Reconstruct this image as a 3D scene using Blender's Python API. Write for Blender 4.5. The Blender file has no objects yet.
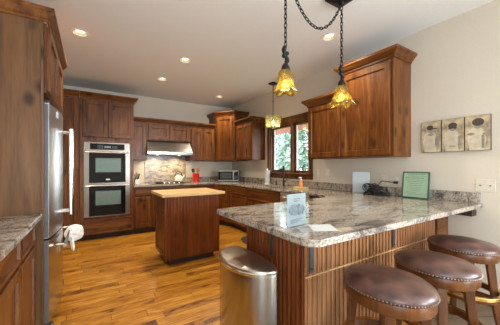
import bpy, bmesh, math, random
from mathutils import Vector, Matrix
from mathutils.geometry import tessellate_polygon
PI = math.pi
random.seed(7)
S = bpy.context.scene
COL = S.collection

# ------------------------------------------------------------------ camera, sky, light, exposure
cam_d = bpy.data.cameras.new('camera')
cam = bpy.data.objects.new('camera', cam_d); COL.objects.link(cam)
cam.location = (0, 0, 1.2548)
cam.rotation_euler = (PI/2, 0, -math.radians(32.27))
cam_d.sensor_width = 36; cam_d.lens = 252.0/500*36
cam_d.shift_y = 0.0085
cam_d.clip_start = 0.05
S.camera = cam

world = bpy.data.worlds.new('sky'); S.world = world
world.use_nodes = True
bg = world.node_tree.nodes['Background']
bg.inputs[0].default_value = (0.78, 0.89, 1.0, 1)
bg.inputs[1].default_value = 6.0

def area_light(name, loc, rot, sx, sy, power, color):
    d = bpy.data.lights.new(name, 'AREA'); d.shape = 'RECTANGLE'; d.size = sx; d.size_y = sy
    d.energy = power; d.color = color
    o = bpy.data.objects.new(name, d); o.location = loc; o.rotation_euler = rot; COL.objects.link(o)
    return o
DAY = (0.86, 0.94, 1.0)
# daylight through unseen windows of the dining side, behind the camera, and through the sink window
area_light('daylight_rear_window', (2.35, -3.85, 1.25), (PI/2, 0, 0), 1.15, 2.0, 120, DAY)
area_light('fill_light_left', (-1.25, -1.9, 1.2), (PI/2, 0, -PI/2), 2.3, 2.0, 18, DAY)  # added fill from the left, no doors known on that side
area_light('daylight_side_window', (3.32, -1.8, 1.5), (PI/2, 0, PI/2), 1.9, 1.3, 190, (.76, .88, 1.0))

S.view_settings.view_transform = 'Standard'
S.view_settings.look = 'None'
S.view_settings.gamma = 1
S.view_settings.use_curve_mapping = False
S.view_settings.exposure = 0.3
CAN_POWER = 20
PENDANT_POWER = 1.6

# ------------------------------------------------------------------ materials
MATS = {}
def new_mat(name):
    m = bpy.data.materials.new(name); m.use_nodes = True
    nt = m.node_tree; p = nt.nodes['Principled BSDF']
    MATS[name] = m
    return m, nt, p
def plain(name, col, rough=0.5, metal=0.0, noise=0.06, scale=30, bump=0.0, spec=0.5, coat=0.0):
    m, nt, p = new_mat(name)
    N = nt.nodes; L = nt.links
    tc = N.new('ShaderNodeTexCoord'); nz = N.new('ShaderNodeTexNoise'); nz.inputs['Scale'].default_value = scale
    nz.inputs['Detail'].default_value = 4
    L.new(tc.outputs['Object'], nz.inputs['Vector'])
    r = N.new('ShaderNodeValToRGB')
    r.color_ramp.elements[0].position = .3; r.color_ramp.elements[1].position = .7
    r.color_ramp.elements[0].color = tuple(max(0, c*(1-noise)) for c in col)+(1,)
    r.color_ramp.elements[1].color = tuple(min(1, c*(1+noise)) for c in col)+(1,)
    L.new(nz.outputs['Fac'], r.inputs[0]); L.new(r.outputs[0], p.inputs['Base Color'])
    p.inputs['Roughness'].default_value = rough; p.inputs['Metallic'].default_value = metal
    p.inputs['Specular IOR Level'].default_value = spec
    p.inputs['Coat Weight'].default_value = coat
    if bump:
        b = N.new('ShaderNodeBump'); b.inputs['Strength'].default_value = bump; b.inputs['Distance'].default_value = .002
        L.new(nz.outputs['Fac'], b.inputs['Height']); L.new(b.outputs[0], p.inputs['Normal'])
    return m
def wood(name, dark, mid, light, axis='z', rough=0.38, knots=0.7, coat=0.08, scale=1.0):
    m, nt, p = new_mat(name); N = nt.nodes; L = nt.links
    tc = N.new('ShaderNodeTexCoord'); oi = N.new('ShaderNodeObjectInfo')
    mp = N.new('ShaderNodeMapping')
    s = [9*scale]*3; s['xyz'.index(axis)] = 0.9*scale
    mp.inputs['Scale'].default_value = s
    sc = N.new('ShaderNodeVectorMath'); sc.operation = 'SCALE'; sc.inputs['Scale'].default_value = 17
    cmb = N.new('ShaderNodeCombineXYZ')
    for k in range(3): L.new(oi.outputs['Random'], cmb.inputs[k])
    L.new(cmb.outputs[0], sc.inputs[0])
    ad = N.new('ShaderNodeVectorMath'); ad.operation = 'ADD'
    L.new(tc.outputs['Object'], ad.inputs[0]); L.new(sc.outputs[0], ad.inputs[1]); L.new(ad.outputs[0], mp.inputs['Vector'])
    n1 = N.new('ShaderNodeTexNoise'); n1.inputs['Scale'].default_value = 1.3; n1.inputs['Detail'].default_value = 5; n1.inputs['Distortion'].default_value = 1.1
    L.new(mp.outputs[0], n1.inputs['Vector'])
    n2 = N.new('ShaderNodeTexNoise'); n2.inputs['Scale'].default_value = 9; n2.inputs['Detail'].default_value = 6
    L.new(mp.outputs[0], n2.inputs['Vector'])
    r = N.new('ShaderNodeValToRGB'); e = r.color_ramp.elements
    e[0].position = .28; e[0].color = (*dark, 1); e[1].position = .75; e[1].color = (*light, 1)
    x = e.new(.5); x.color = (*mid, 1)
    mx = N.new('ShaderNodeMath'); mx.operation = 'MULTIPLY_ADD'; mx.inputs[1].default_value = .3
    sb = N.new('ShaderNodeMath'); sb.operation = 'MULTIPLY'; sb.inputs[1].default_value = .72
    L.new(n1.outputs['Fac'], sb.inputs[0]); L.new(n2.outputs['Fac'], mx.inputs[0]); L.new(sb.outputs[0], mx.inputs[2])
    L.new(mx.outputs[0], r.inputs[0])
    # knots: sparse dark round spots
    kv = N.new('ShaderNodeTexVoronoi'); kv.inputs['Scale'].default_value = 4.2*scale
    km = N.new('ShaderNodeMapping'); ks = [1.6]*3; ks['xyz'.index(axis)] = 1.0; km.inputs['Scale'].default_value = ks
    L.new(ad.outputs[0], km.inputs['Vector']); L.new(km.outputs[0], kv.inputs['Vector'])
    kr = N.new('ShaderNodeValToRGB'); kr.color_ramp.elements[0].position = .10; kr.color_ramp.elements[0].color = (1-knots,)*3+(1,)
    kr.color_ramp.elements[1].position = .30; kr.color_ramp.elements[1].color = (1, 1, 1, 1)
    L.new(kv.outputs['Distance'], kr.inputs[0])
    mul = N.new('ShaderNodeMix'); mul.data_type = 'RGBA'; mul.blend_type = 'MULTIPLY'; mul.inputs['Factor'].default_value = 1
    L.new(r.outputs[0], mul.inputs['A']); L.new(kr.outputs[0], mul.inputs['B'])
    L.new(mul.outputs['Result'], p.inputs['Base Color'])
    p.inputs['Roughness'].default_value = rough; p.inputs['Coat Weight'].default_value = coat
    p.inputs['Coat Roughness'].default_value = .18; p.inputs['Specular IOR Level'].default_value = .3
    b = N.new('ShaderNodeBump'); b.inputs['Strength'].default_value = .08; b.inputs['Distance'].default_value = .002
    L.new(n2.outputs['Fac'], b.inputs['Height']); L.new(b.outputs[0], p.inputs['Normal'])
    return m
ALD = ((.024, .0066, .0014), (.112, .034, .0058), (.235, .087, .016))
WOODV = wood('alder_vertical', *ALD, axis='z')
WOODX = wood('alder_along', *ALD, axis='x')
WOODY = wood('alder_depth', *ALD, axis='y')
PANELW = wood('alder_panel', (.05, .02, .006), (.118, .052, .018), (.172, .085, .032), axis='z', rough=.42, knots=.8)
BEADLIT = wood('alder_bead_lit', (.16, .065, .024), (.30, .135, .055), (.42, .21, .095), axis='z', rough=.34, knots=.4)  # paler copy for the stool side, window light put into the colour
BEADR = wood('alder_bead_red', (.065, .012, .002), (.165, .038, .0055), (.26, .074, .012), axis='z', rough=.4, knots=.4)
STOOLW = wood('stool_wood', (.045, .012, .003), (.098, .031, .007), (.175, .064, .015), axis='z', rough=.3, knots=.1)
BLOCKW = wood('butcher_block', (.42, .24, .09), (.56, .35, .15), (.66, .45, .21), axis='x', rough=.28, knots=.12, scale=1.6)
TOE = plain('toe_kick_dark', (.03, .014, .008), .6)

def granite():
    m, nt, p = new_mat('granite'); N = nt.nodes; L = nt.links
    tc = N.new('ShaderNodeTexCoord')
    mp = N.new('ShaderNodeMapping'); mp.inputs['Rotation'].default_value = (0, 0, .5); mp.inputs['Scale'].default_value = (1, 2.3, 1.6)
    L.new(tc.outputs['Object'], mp.inputs['Vector'])
    n1 = N.new('ShaderNodeTexNoise'); n1.inputs['Scale'].default_value = 5.0; n1.inputs['Detail'].default_value = 10; n1.inputs['Roughness'].default_value = .76; n1.inputs['Distortion'].default_value = .7
    L.new(mp.outputs[0], n1.inputs['Vector'])
    r = N.new('ShaderNodeValToRGB'); e = r.color_ramp.elements
    e[0].position = .32; e[0].color = (.05, .045, .045, 1); e[1].position = .70; e[1].color = (.66, .65, .62, 1)
    for pos, c in ((.41, (.14, .118, .105)), (.47, (.31, .255, .205)), (.54, (.46, .41, .355)), (.61, (.36, .265, .19))):
        x = e.new(pos); x.color = (*c, 1)
    L.new(n1.outputs['Fac'], r.inputs[0])
    n2 = N.new('ShaderNodeTexNoise'); n2.inputs['Scale'].default_value = 70; n2.inputs['Detail'].default_value = 3
    L.new(tc.outputs['Object'], n2.inputs['Vector'])
    r2 = N.new('ShaderNodeValToRGB'); r2.color_ramp.elements[0].position = .36; r2.color_ramp.elements[0].color = (.3, .28, .27, 1)
    r2.color_ramp.elements[1].position = .56; r2.color_ramp.elements[1].color = (1, 1, 1, 1)
    L.new(n2.outputs['Fac'], r2.inputs[0])
    mul = N.new('ShaderNodeMix'); mul.data_type = 'RGBA'; mul.blend_type = 'MULTIPLY'; mul.inputs['Factor'].default_value = .75
    L.new(r.outputs[0], mul.inputs['A']); L.new(r2.outputs[0], mul.inputs['B']); L.new(mul.outputs['Result'], p.inputs['Base Color'])
    p.inputs['Roughness'].default_value = .11; p.inputs['Specular IOR Level'].default_value = .5
    return m
GRANITE = granite()

def floor_wood():
    m, nt, p = new_mat('plank_floor'); N = nt.nodes; L = nt.links
    tc = N.new('ShaderNodeTexCoord')
    br = N.new('ShaderNodeTexBrick'); br.offset = 0; br.squash = 1
    br.inputs['Color1'].default_value = (0, 0, 0, 1); br.inputs['Color2'].default_value = (1, 1, 1, 1); br.inputs['Mortar'].default_value = (.5, .5, .5, 1)
    br.inputs['Scale'].default_value = 1; br.inputs['Mortar Size'].default_value = .0028; br.inputs['Mortar Smooth'].default_value = .2
    br.inputs['Brick Width'].default_value = .7; br.inputs['Row Height'].default_value = .094
    sx = N.new('ShaderNodeSeparateXYZ'); L.new(tc.outputs['Object'], sx.inputs[0])
    dv = N.new('ShaderNodeMath'); dv.operation = 'DIVIDE'; dv.inputs[1].default_value = .094; L.new(sx.outputs['Y'], dv.inputs[0])
    fl_ = N.new('ShaderNodeMath'); fl_.operation = 'FLOOR'; L.new(dv.outputs[0], fl_.inputs[0])
    wn_ = N.new('ShaderNodeTexWhiteNoise'); wn_.noise_dimensions = '1D'; L.new(fl_.outputs[0], wn_.inputs['W'])
    ax_ = N.new('ShaderNodeMath'); ax_.operation = 'MULTIPLY_ADD'; ax_.inputs[1].default_value = .7; L.new(wn_.outputs['Value'], ax_.inputs[0]); L.new(sx.outputs['X'], ax_.inputs[2])
    cx_ = N.new('ShaderNodeCombineXYZ'); L.new(ax_.outputs[0], cx_.inputs[0]); L.new(sx.outputs['Y'], cx_.inputs[1])
    L.new(cx_.outputs[0], br.inputs['Vector'])
    mp = N.new('ShaderNodeMapping'); mp.inputs['Scale'].default_value = (2.6, 15, 1)
    sep = N.new('ShaderNodeSeparateColor'); L.new(br.outputs['Color'], sep.inputs[0])
    cmb = N.new('ShaderNodeCombineXYZ'); ml = N.new('ShaderNodeMath'); ml.operation = 'MULTIPLY'; ml.inputs[1].default_value = 13
    L.new(sep.outputs[0], ml.inputs[0]); L.new(ml.outputs[0], cmb.inputs[0]); L.new(ml.outputs[0], cmb.inputs[2])
    ad = N.new('ShaderNodeVectorMath'); L.new(tc.outputs['Object'], ad.inputs[0]); L.new(cmb.outputs[0], ad.inputs[1]); L.new(ad.outputs[0], mp.inputs['Vector'])
    n = N.new('ShaderNodeTexNoise'); n.inputs['Scale'].default_value = 1.7; n.inputs['Detail'].default_value = 7; n.inputs['Distortion'].default_value = .9; n.inputs['Roughness'].default_value = .6
    L.new(mp.outputs[0], n.inputs['Vector'])
    r = N.new('ShaderNodeValToRGB'); e = r.color_ramp.elements
    e[0].position = .3; e[0].color = (.07, .02, .003, 1); e[1].position = .72; e[1].color = (.57, .275, .036, 1)
    for pos, c in ((.36, (.20, .065, .008)), (.44, (.34, .13, .010)), (.56, (.44, .185, .018))):
        x = e.new(pos); x.color = (*c, 1)
    sh = N.new('ShaderNodeMath'); sh.operation = 'MULTIPLY_ADD'; sh.inputs[1].default_value = .24
    of = N.new('ShaderNodeMath'); of.operation = 'SUBTRACT'; of.inputs[1].default_value = .105
    L.new(sep.outputs[0], sh.inputs[0]); L.new(n.outputs['Fac'], sh.inputs[2]); L.new(sh.outputs[0], of.inputs[0]); L.new(of.outputs[0], r.inputs[0])
    mix = N.new('ShaderNodeMix'); mix.data_type = 'RGBA'; mix.inputs['B'].default_value = (.09, .025, .006, 1)
    mf = N.new('ShaderNodeMath'); mf.operation = 'MULTIPLY'; mf.inputs[1].default_value = .8; L.new(br.outputs['Fac'], mf.inputs[0])
    L.new(mf.outputs[0], mix.inputs['Factor']); L.new(r.outputs[0], mix.inputs['A'])
    L.new(mix.outputs['Result'], p.inputs['Base Color'])
    p.inputs['Roughness'].default_value = .33; p.inputs['Coat Weight'].default_value = .3; p.inputs['Coat Roughness'].default_value = .1
    b = N.new('ShaderNodeBump'); b.inputs['Strength'].default_value = .15; b.inputs['Distance'].default_value = .003
    L.new(n.outputs['Fac'], b.inputs['Height']); L.new(b.outputs[0], p.inputs['Normal'])
    return m
def brick_mat(name, c1, c2, mortar, bw, rh, msize, rough, rot=(0, 0, 0), nscale=14, noff=.5, bump=.3):
    m, nt, p = new_mat(name); N = nt.nodes; L = nt.links
    tc = N.new('ShaderNodeTexCoord'); mp = N.new('ShaderNodeMapping'); mp.inputs['Rotation'].default_value = rot
    L.new(tc.outputs['Object'], mp.inputs['Vector'])
    br = N.new('ShaderNodeTexBrick'); br.offset = noff
    br.inputs['Color1'].default_value = (*c1, 1); br.inputs['Color2'].default_value = (*c2, 1); br.inputs['Mortar'].default_value = (*mortar, 1)
    br.inputs['Scale'].default_value = 1; br.inputs['Mortar Size'].default_value = msize; br.inputs['Brick Width'].default_value = bw; br.inputs['Row Height'].default_value = rh
    L.new(mp.outputs[0], br.inputs['Vector'])
    n = N.new('ShaderNodeTexNoise'); n.inputs['Scale'].default_value = nscale; n.inputs['Detail'].default_value = 5; L.new(tc.outputs['Object'], n.inputs['Vector'])
    r = N.new('ShaderNodeValToRGB'); r.color_ramp.elements[0].position = .3; r.color_ramp.elements[0].color = (.6, .58, .55, 1); r.color_ramp.elements[1].position = .7; r.color_ramp.elements[1].color = (1.15, 1.12, 1.08, 1)
    L.new(n.outputs['Fac'], r.inputs[0])
    mul = N.new('ShaderNodeMix'); mul.data_type = 'RGBA'; mul.blend_type = 'MULTIPLY'; mul.inputs['Factor'].default_value = .8
    L.new(br.outputs['Color'], mul.inputs['A']); L.new(r.outputs[0], mul.inputs['B']); L.new(mul.outputs['Result'], p.inputs['Base Color'])
    p.inputs['Roughness'].default_value = rough
    b = N.new('ShaderNodeBump'); b.inputs['Strength'].default_value = bump; b.inputs['Distance'].default_value = .003; b.invert = True
    L.new(br.outputs['Fac'], b.inputs['Height']); L.new(b.outputs[0], p.inputs['Normal'])
    return m
FLOORW = floor_wood()
FLOORT = brick_mat('stone_tile_floor', (.23, .165, .105), (.29, .215, .14), (.09, .062, .04), .33, .33, .006, .35, (0, 0, .5), 9, .0)
BACKTILE = brick_mat('stacked_stone_tile', (.15, .11, .075), (.46, .39, .30), (.13, .11, .09), .085, .026, .0015, .22, (PI/2, 0, 0), 22)
WALL = plain('wall_paint', (.60, .53, .435), .75, noise=.02, scale=60, bump=.06)
CEIL = plain('ceiling_paint', (.80, .805, .80), .8, noise=.02, scale=80, bump=.1)
WHITEP = plain('white_plastic', (.75, .72, .66), .4)
CREAMP = plain('cream_plate', (.62, .56, .45), .45)
TRIMW = plain('light_trim_white', (.8, .77, .7), .5)
def steel(name, col, rough, axis=2, var=.1):
    m, nt, p = new_mat(name); N = nt.nodes; L = nt.links
    tc = N.new('ShaderNodeTexCoord'); mp = N.new('ShaderNodeMapping'); s = [120]*3; s[axis] = 2; mp.inputs['Scale'].default_value = s
    L.new(tc.outputs['Object'], mp.inputs['Vector']); n = N.new('ShaderNodeTexNoise'); n.inputs['Scale'].default_value = 1; n.inputs['Detail'].default_value = 3
    L.new(mp.outputs[0], n.inputs['Vector'])
    mr = N.new('ShaderNodeMapRange'); mr.inputs['To Min'].default_value = rough*(1-var*2); mr.inputs['To Max'].default_value = rough*(1+var*2)
    L.new(n.outputs['Fac'], mr.inputs['Value']); L.new(mr.outputs[0], p.inputs['Roughness'])
    p.inputs['Base Color'].default_value = (*col, 1); p.inputs['Metallic'].default_value = 1
    return m
STEEL = steel('brushed_steel', (.46, .44, .42), .22, 2)
STEELH = steel('brushed_steel_flat', (.27, .26, .25), .3, 0)
CHROME = steel('polished_handle', (.8, .8, .79), .14, 2)
OVENST = steel('oven_steel', (.24, .21, .18), .3, 2)
LIDST = steel('lid_steel', (.60, .56, .50), .3, 0, .02)
FRIDGEST = steel('fridge_steel', (.66, .69, .70), .32, 2)
DWST = steel('dishwasher_steel', (.75, .72, .66), .45, 2)
GREYSTEEL = plain('grey_door_edge', (.12, .122, .122), .4, .3)
DKSTEEL = plain('dark_grey_steel', (.12, .125, .13), .35, .7)
BLACKG = plain('black_glass', (.005, .005, .006), .06, noise=.0, spec=.18)
MWWIN = plain('microwave_window', (.03, .04, .045), .08, noise=.05, spec=.8)
OVENREFL = plain('oven_glass_painted_reflection', (.10, .17, .16), .05, noise=.05, spec=.8)  # teal reflection of windows painted into the glass colour
IRON = plain('black_iron', (.008, .0075, .007), .5, .2, spec=.3)
BRONZE = plain('dark_bronze', (.035, .026, .02), .35, .7)
GREYIRON = plain('grey_bracket_steel', (.06, .066, .07), .4, .6)
BLACKP = plain('black_plastic', (.015, .015, .017), .4)
BRASS = plain('brass', (.75, .5, .16), .25, 1)
LEATHER = plain('brown_leather', (.088, .038, .028), .36, noise=.6, scale=14, bump=.25, coat=.15)
NAIL = plain('nailhead_metal', (.3, .25, .19), .3, .9)
CLOTH = plain('white_cloth', (.78, .76, .72), .9, noise=.04, scale=200, bump=.2)
PAPER = plain('white_paper', (.55, .55, .54), .6, noise=.01)
RED = plain('red_glaze', (.55, .015, .01), .2)
MAPLE = plain('utensil_wood', (.42, .2, .08), .5, noise=.2)
ORANGE = plain('orange_soap', (.85, .24, .06), .2)
YELLOW = plain('yellow_dish', (.8, .66, .25), .45)
BAFFLE = plain('cream_baffle', (.30, .25, .15), .5)
CREAMW = plain('cream_enamel', (.82, .76, .62), .25)
GREEN = plain('pale_green_paper', (.34, .48, .32), .5, noise=.02)
DKGREEN = plain('dark_green_frame', (.035, .08, .055), .4)
INK = plain('grey_print', (.1, .16, .11), .6)
INKB = plain('print_black', (.06, .065, .07), .6)
BLUEPAPER = plain('pale_blue_card', (.29, .30, .295), .35, noise=.03)
SEPIA = plain('sepia_print', (.36, .28, .175), .6, noise=.5, scale=20)
SEPIAL = plain('cream_print', (.52, .44, .32), .6, noise=.2, scale=22)
SEPIAD = plain('dark_print', (.055, .042, .035), .6)
SEPIAG = plain('grey_figure_print', (.24, .21, .18), .6, noise=.25, scale=30)
MATD = plain('dark_floor_mat', (.02, .018, .017), .8)
SOFFIT = plain('salmon_paint', (.62, .32, .24), .8)
GRASSM = plain('lawn_green', (.16, .22, .1), .9, noise=.3, scale=2)
LEAF = plain('leaf_green', (.28, .37, .28), .6, noise=.4, scale=3)
LEAFB = plain('spruce_green', (.36, .45, .45), .6, noise=.35, scale=3)
BARK = plain('bark', (.1, .07, .05), .9, noise=.3)
def glass_mat(name, col=(1, 1, 1), alpha=.12, rough=.02):
    m, nt, p = new_mat(name); N = nt.nodes; L = nt.links
    nt.nodes.remove(p); out = N['Material Output']
    t = N.new('ShaderNodeBsdfTransparent'); t.inputs[0].default_value = (*col, 1)
    g = N.new('ShaderNodeBsdfGlossy'); g.inputs['Roughness'].default_value = rough
    lw = N.new('ShaderNodeLayerWeight'); lw.inputs['Blend'].default_value = .5
    pw = N.new('ShaderNodeMath'); pw.operation = 'POWER'; pw.inputs[1].default_value = 4; L.new(lw.outputs['Facing'], pw.inputs[0])
    fr = N.new('ShaderNodeMath'); fr.operation = 'MULTIPLY_ADD'; fr.inputs[1].default_value = .6; fr.inputs[2].default_value = .03; L.new(pw.outputs[0], fr.inputs[0])
    mx = N.new('ShaderNodeMixShader'); L.new(fr.outputs[0], mx.inputs[0]); L.new(t.outputs[0], mx.inputs[1]); L.new(g.outputs[0], mx.inputs[2])
    L.new(mx.outputs[0], out.inputs[0])
    return m
GLASS = glass_mat('clear_glass')
ACRYL = glass_mat('clear_acrylic', (.93, .96, .97))
def shade_mat(name, c1, c2):
    m, nt, p = new_mat(name); N = nt.nodes; L = nt.links
    nt.nodes.remove(p); out = N['Material Output']
    tc = N.new('ShaderNodeTexCoord'); n = N.new('ShaderNodeTexNoise'); n.inputs['Scale'].default_value = 26; n.inputs['Detail'].default_value = 4
    L.new(tc.outputs['Object'], n.inputs['Vector'])
    r = N.new('ShaderNodeValToRGB'); r.color_ramp.elements[0].position = .35; r.color_ramp.elements[0].color = (*c1, 1); r.color_ramp.elements[1].position = .65; r.color_ramp.elements[1].color = (*c2, 1)
    L.new(n.outputs['Fac'], r.inputs[0])
    tl = N.new('ShaderNodeBsdfTranslucent'); tp = N.new('ShaderNodeBsdfTransparent'); gl = N.new('ShaderNodeBsdfGlossy'); gl.inputs['Roughness'].default_value = .1
    L.new(r.outputs[0], tl.inputs[0]); L.new(r.outputs[0], tp.inputs[0])
    a = N.new('ShaderNodeMixShader'); a.inputs[0].default_value = .82; L.new(tl.outputs[0], a.inputs[1]); L.new(tp.outputs[0], a.inputs[2])
    b = N.new('ShaderNodeMixShader'); b.inputs[0].default_value = .08; L.new(a.outputs[0], b.inputs[1]); L.new(gl.outputs[0], b.inputs[2])
    L.new(b.outputs[0], out.inputs[0])
    return m
AMBER = shade_mat('amber_art_glass', (.42, .29, .06), (.86, .75, .34))
SEEDY = shade_mat('seeded_pale_glass', (.80, .75, .45), (.97, .96, .82))
def emit_mat(name, col, st):
    m, nt, p = new_mat(name)
    p.inputs['Base Color'].default_value = (*col, 1); p.inputs['Emission Color'].default_value = (*col, 1); p.inputs['Emission Strength'].default_value = st
    return m
LAMPGLOW = emit_mat('lamp_lens', (1, .93, .74), 5)
BULB = emit_mat('bulb_glow', (1, .85, .5), 14)
HOODGLOW = emit_mat('hood_lamp_lens', (1, .85, .55), 3)

# ------------------------------------------------------------------ geometry helpers
def bm_new(): return bmesh.new()
def box(bm, x0, x1, y0, y1, z0, z1, M=None):
    vs = [bm.verts.new(Vector(v) if M is None else M @ Vector(v)) for v in
          ((x0,y0,z0),(x1,y0,z0),(x1,y1,z0),(x0,y1,z0),(x0,y0,z1),(x1,y0,z1),(x1,y1,z1),(x0,y1,z1))]
    for f in ((0,3,2,1),(4,5,6,7),(0,1,5,4),(1,2,6,5),(2,3,7,6),(3,0,4,7)): bm.faces.new([vs[i] for i in f])
    return bm
def rings(bm, loops, cap0=True, cap1=True):
    R = [[bm.verts.new(Vector(v)) for v in lp] for lp in loops]
    n = len(R[0])
    for a, b in zip(R, R[1:]):
        for i in range(n):
            j = (i+1) % n
            bm.faces.new((a[i], a[j], b[j], b[i]))
    if cap0: bm.faces.new(list(reversed(R[0])))
    if cap1: bm.faces.new(R[-1])
    return bm
def lathe(bm, prof, c=(0,0,0), n=24, cap0=True, cap1=True):
    return rings(bm, [[(c[0]+r*math.cos(2*PI*i/n), c[1]+r*math.sin(2*PI*i/n), c[2]+z) for i in range(n)] for r, z in prof], cap0, cap1)
def tube(bm, pts, r, n=8, closed=False):
    pts = [Vector(p) for p in pts]; loops = []; up = Vector((0.13, 0.21, 1)).normalized(); prev = None
    m = len(pts)
    for i, p in enumerate(pts):
        if closed: t = pts[(i+1) % m]-pts[i-1]
        else: t = pts[min(i+1, m-1)]-pts[max(i-1, 0)]
        t.normalize()
        if prev is None: u = t.cross(up if abs(t.dot(up)) < .95 else Vector((1, 0, 0)))
        else: u = prev - t*prev.dot(t)
        u.normalize(); prev = u; v = t.cross(u)
        rr = r[i] if isinstance(r, (list, tuple)) else r
        loops.append([p + (u*math.cos(2*PI*k/n) + v*math.sin(2*PI*k/n))*rr for k in range(n)])
    if closed:
        R = [[bm.verts.new(q) for q in lp] for lp in loops]
        for a in range(m):
            A, B_ = R[a], R[(a+1) % m]
            best = min(range(n), key=lambda s: (B_[s].co-A[0].co).length) if a == m-1 else 0
            for i in range(n):
                bm.faces.new((A[i], A[(i+1) % n], B_[(i+1+best) % n], B_[(i+best) % n]))
        return bm
    return rings(bm, loops)
def prism(bm, poly, z0, z1, hole=None):
    loops = [[Vector((x, y, 0)) for x, y in poly]]
    if hole: loops.append([Vector((x, y, 0)) for x, y in hole])
    flat = [v for lp in loops for v in lp]
    tris = tessellate_polygon(loops)
    lo = [bm.verts.new((v.x, v.y, z0)) for v in flat]; hi = [bm.verts.new((v.x, v.y, z1)) for v in flat]
    for t in tris:
        bm.faces.new([hi[i] for i in t]); bm.faces.new([lo[i] for i in reversed(t)])
    k = 0
    for lp in loops:
        n = len(lp)
        for i in range(n):
            j = (i+1) % n
            bm.faces.new((lo[k+i], lo[k+j], hi[k+j], hi[k+i]))
        k += n
    bmesh.ops.recalc_face_normals(bm, faces=bm.faces)
    return bm
def sphere(bm, c, r, seg=12, sc=(1,1,1)):
    M = Matrix.Translation(c) @ Matrix.Diagonal((*[r*s for s in sc], 1))
    bmesh.ops.create_uvsphere(bm, u_segments=seg, v_segments=max(6, seg//2+2), radius=1, matrix=M)
    return bm
def obj(name, bm, mat, parent=None, smooth=False, bevel=0.0, seg=2, loc=None, rot=None):
    bmesh.ops.recalc_face_normals(bm, faces=bm.faces)
    me = bpy.data.meshes.new(name); bm.to_mesh(me); bm.free()
    me.materials.append(mat)
    if smooth:
        for p in me.polygons: p.use_smooth = True
        try: me.set_sharp_from_angle(angle=math.radians(38))
        except Exception: pass
    o = bpy.data.objects.new(name, me); COL.objects.link(o)
    if parent is not None: o.parent = parent
    if loc: o.location = loc
    if rot: o.rotation_euler = rot
    if bevel:
        b = o.modifiers.new('bevel', 'BEVEL'); b.width = bevel; b.segments = seg; b.limit_method = 'ANGLE'; b.angle_limit = math.radians(35)
    return o
def tag(o, label, cat, group=None):
    o['label'] = label; o['category'] = cat
    if group: o['group'] = group
    return o
def thing(name, label, cat, loc=(0,0,0), rz=0.0, group=None):
    o = bpy.data.objects.new(name, None); o.empty_display_size = .1; COL.objects.link(o)
    o.location = loc; o.rotation_euler = (0, 0, rz)
    return tag(o, label, cat, group)
def struct(name, bm, mat, parent=None, bevel=0, smooth=False):
    o = obj(name, bm, mat, parent, smooth=smooth, bevel=bevel)
    if parent is None: o['kind'] = 'structure'
    return o
def bx(*a): return box(bm_new(), *a)

W = 3.047; B = 5.70; CH = 2.743; LX = -.98; RY = -3.6
# ------------------------------------------------------------------ room shell
struct('floor', bx(LX-.15, W+.15, 1.0, B+.15, -.1, 0), FLOORW)
struct('floor_tile', bx(LX-.15, W+.15, RY-.15, 1.0, -.1, 0), FLOORT)
CANS = [(-.10, 3.38), (1.115, 3.46), (1.03, 4.42), (2.31, 4.88), (2.315, 1.96)]
def ceiling():
    bm = bm_new(); n = 24; R = .068
    outer = [Vector(v) for v in ((LX-.15, RY-.15, 0), (W+.15, RY-.15, 0), (W+.15, B+.15, 0), (LX-.15, B+.15, 0))]
    loops = [outer]+[[Vector((x+R*math.cos(2*PI*i/n), y-R*math.sin(2*PI*i/n), 0)) for i in range(n)] for x, y in CANS]
    flat = [v for lp in loops for v in lp]
    vs = [bm.verts.new((v.x, v.y, CH)) for v in flat]
    for t in tessellate_polygon(loops): bm.faces.new([vs[i] for i in t])
    top = [bm.verts.new((v.x, v.y, CH+.2)) for v in outer]
    bm.faces.new(top)
    for i in range(4): bm.faces.new((vs[i], vs[(i+1) % 4], top[(i+1) % 4], top[i]))
    return bm
struct('ceiling', ceiling(), CEIL)
struct('wall_back', bx(LX-.15, W+.15, B, B+.15, 0, CH), WALL)

def wall_with_hole(a0, a1, z0, z1, holes, flip):
    bm = bm_new(); cur = a0
    def q(u0, u1, w0, w1):
        if u1-u0 < 1e-4 or w1-w0 < 1e-4: return
        if flip == 'x': box(bm, W, W+.15, u0, u1, w0, w1)
        elif flip == 'l': box(bm, LX-.15, LX, u0, u1, w0, w1)
        else: box(bm, u0, u1, RY-.15, RY, w0, w1)
    for h0, h1, b0, b1 in holes:
        q(cur, h0, z0, z1); q(h0, h1, z0, b0); q(h0, h1, b1, z1); cur = h1
    q(cur, a1, z0, z1)
    return bm
WIN = (2.985, 4.065, 1.13, 2.055)
struct('wall_right', wall_with_hole(RY, B, 0, CH, [(-2.8, -.8, .85, 2.15), WIN], 'x'), WALL)
struct('wall_left', wall_with_hole(RY, B, 0, CH, [(-3.1, -.7, .1, 2.2)], 'l'), WALL)
struct('wall_rear', wall_with_hole(LX, W, 0, CH, [(1.75, 2.95, .2, 2.25)], 'y'), WALL)
bb = bm_new(); box(bb, W-.014, W, RY, 1.05, 0, .1)
struct('baseboard_right', bb, WOODY, bevel=.004)

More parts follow.
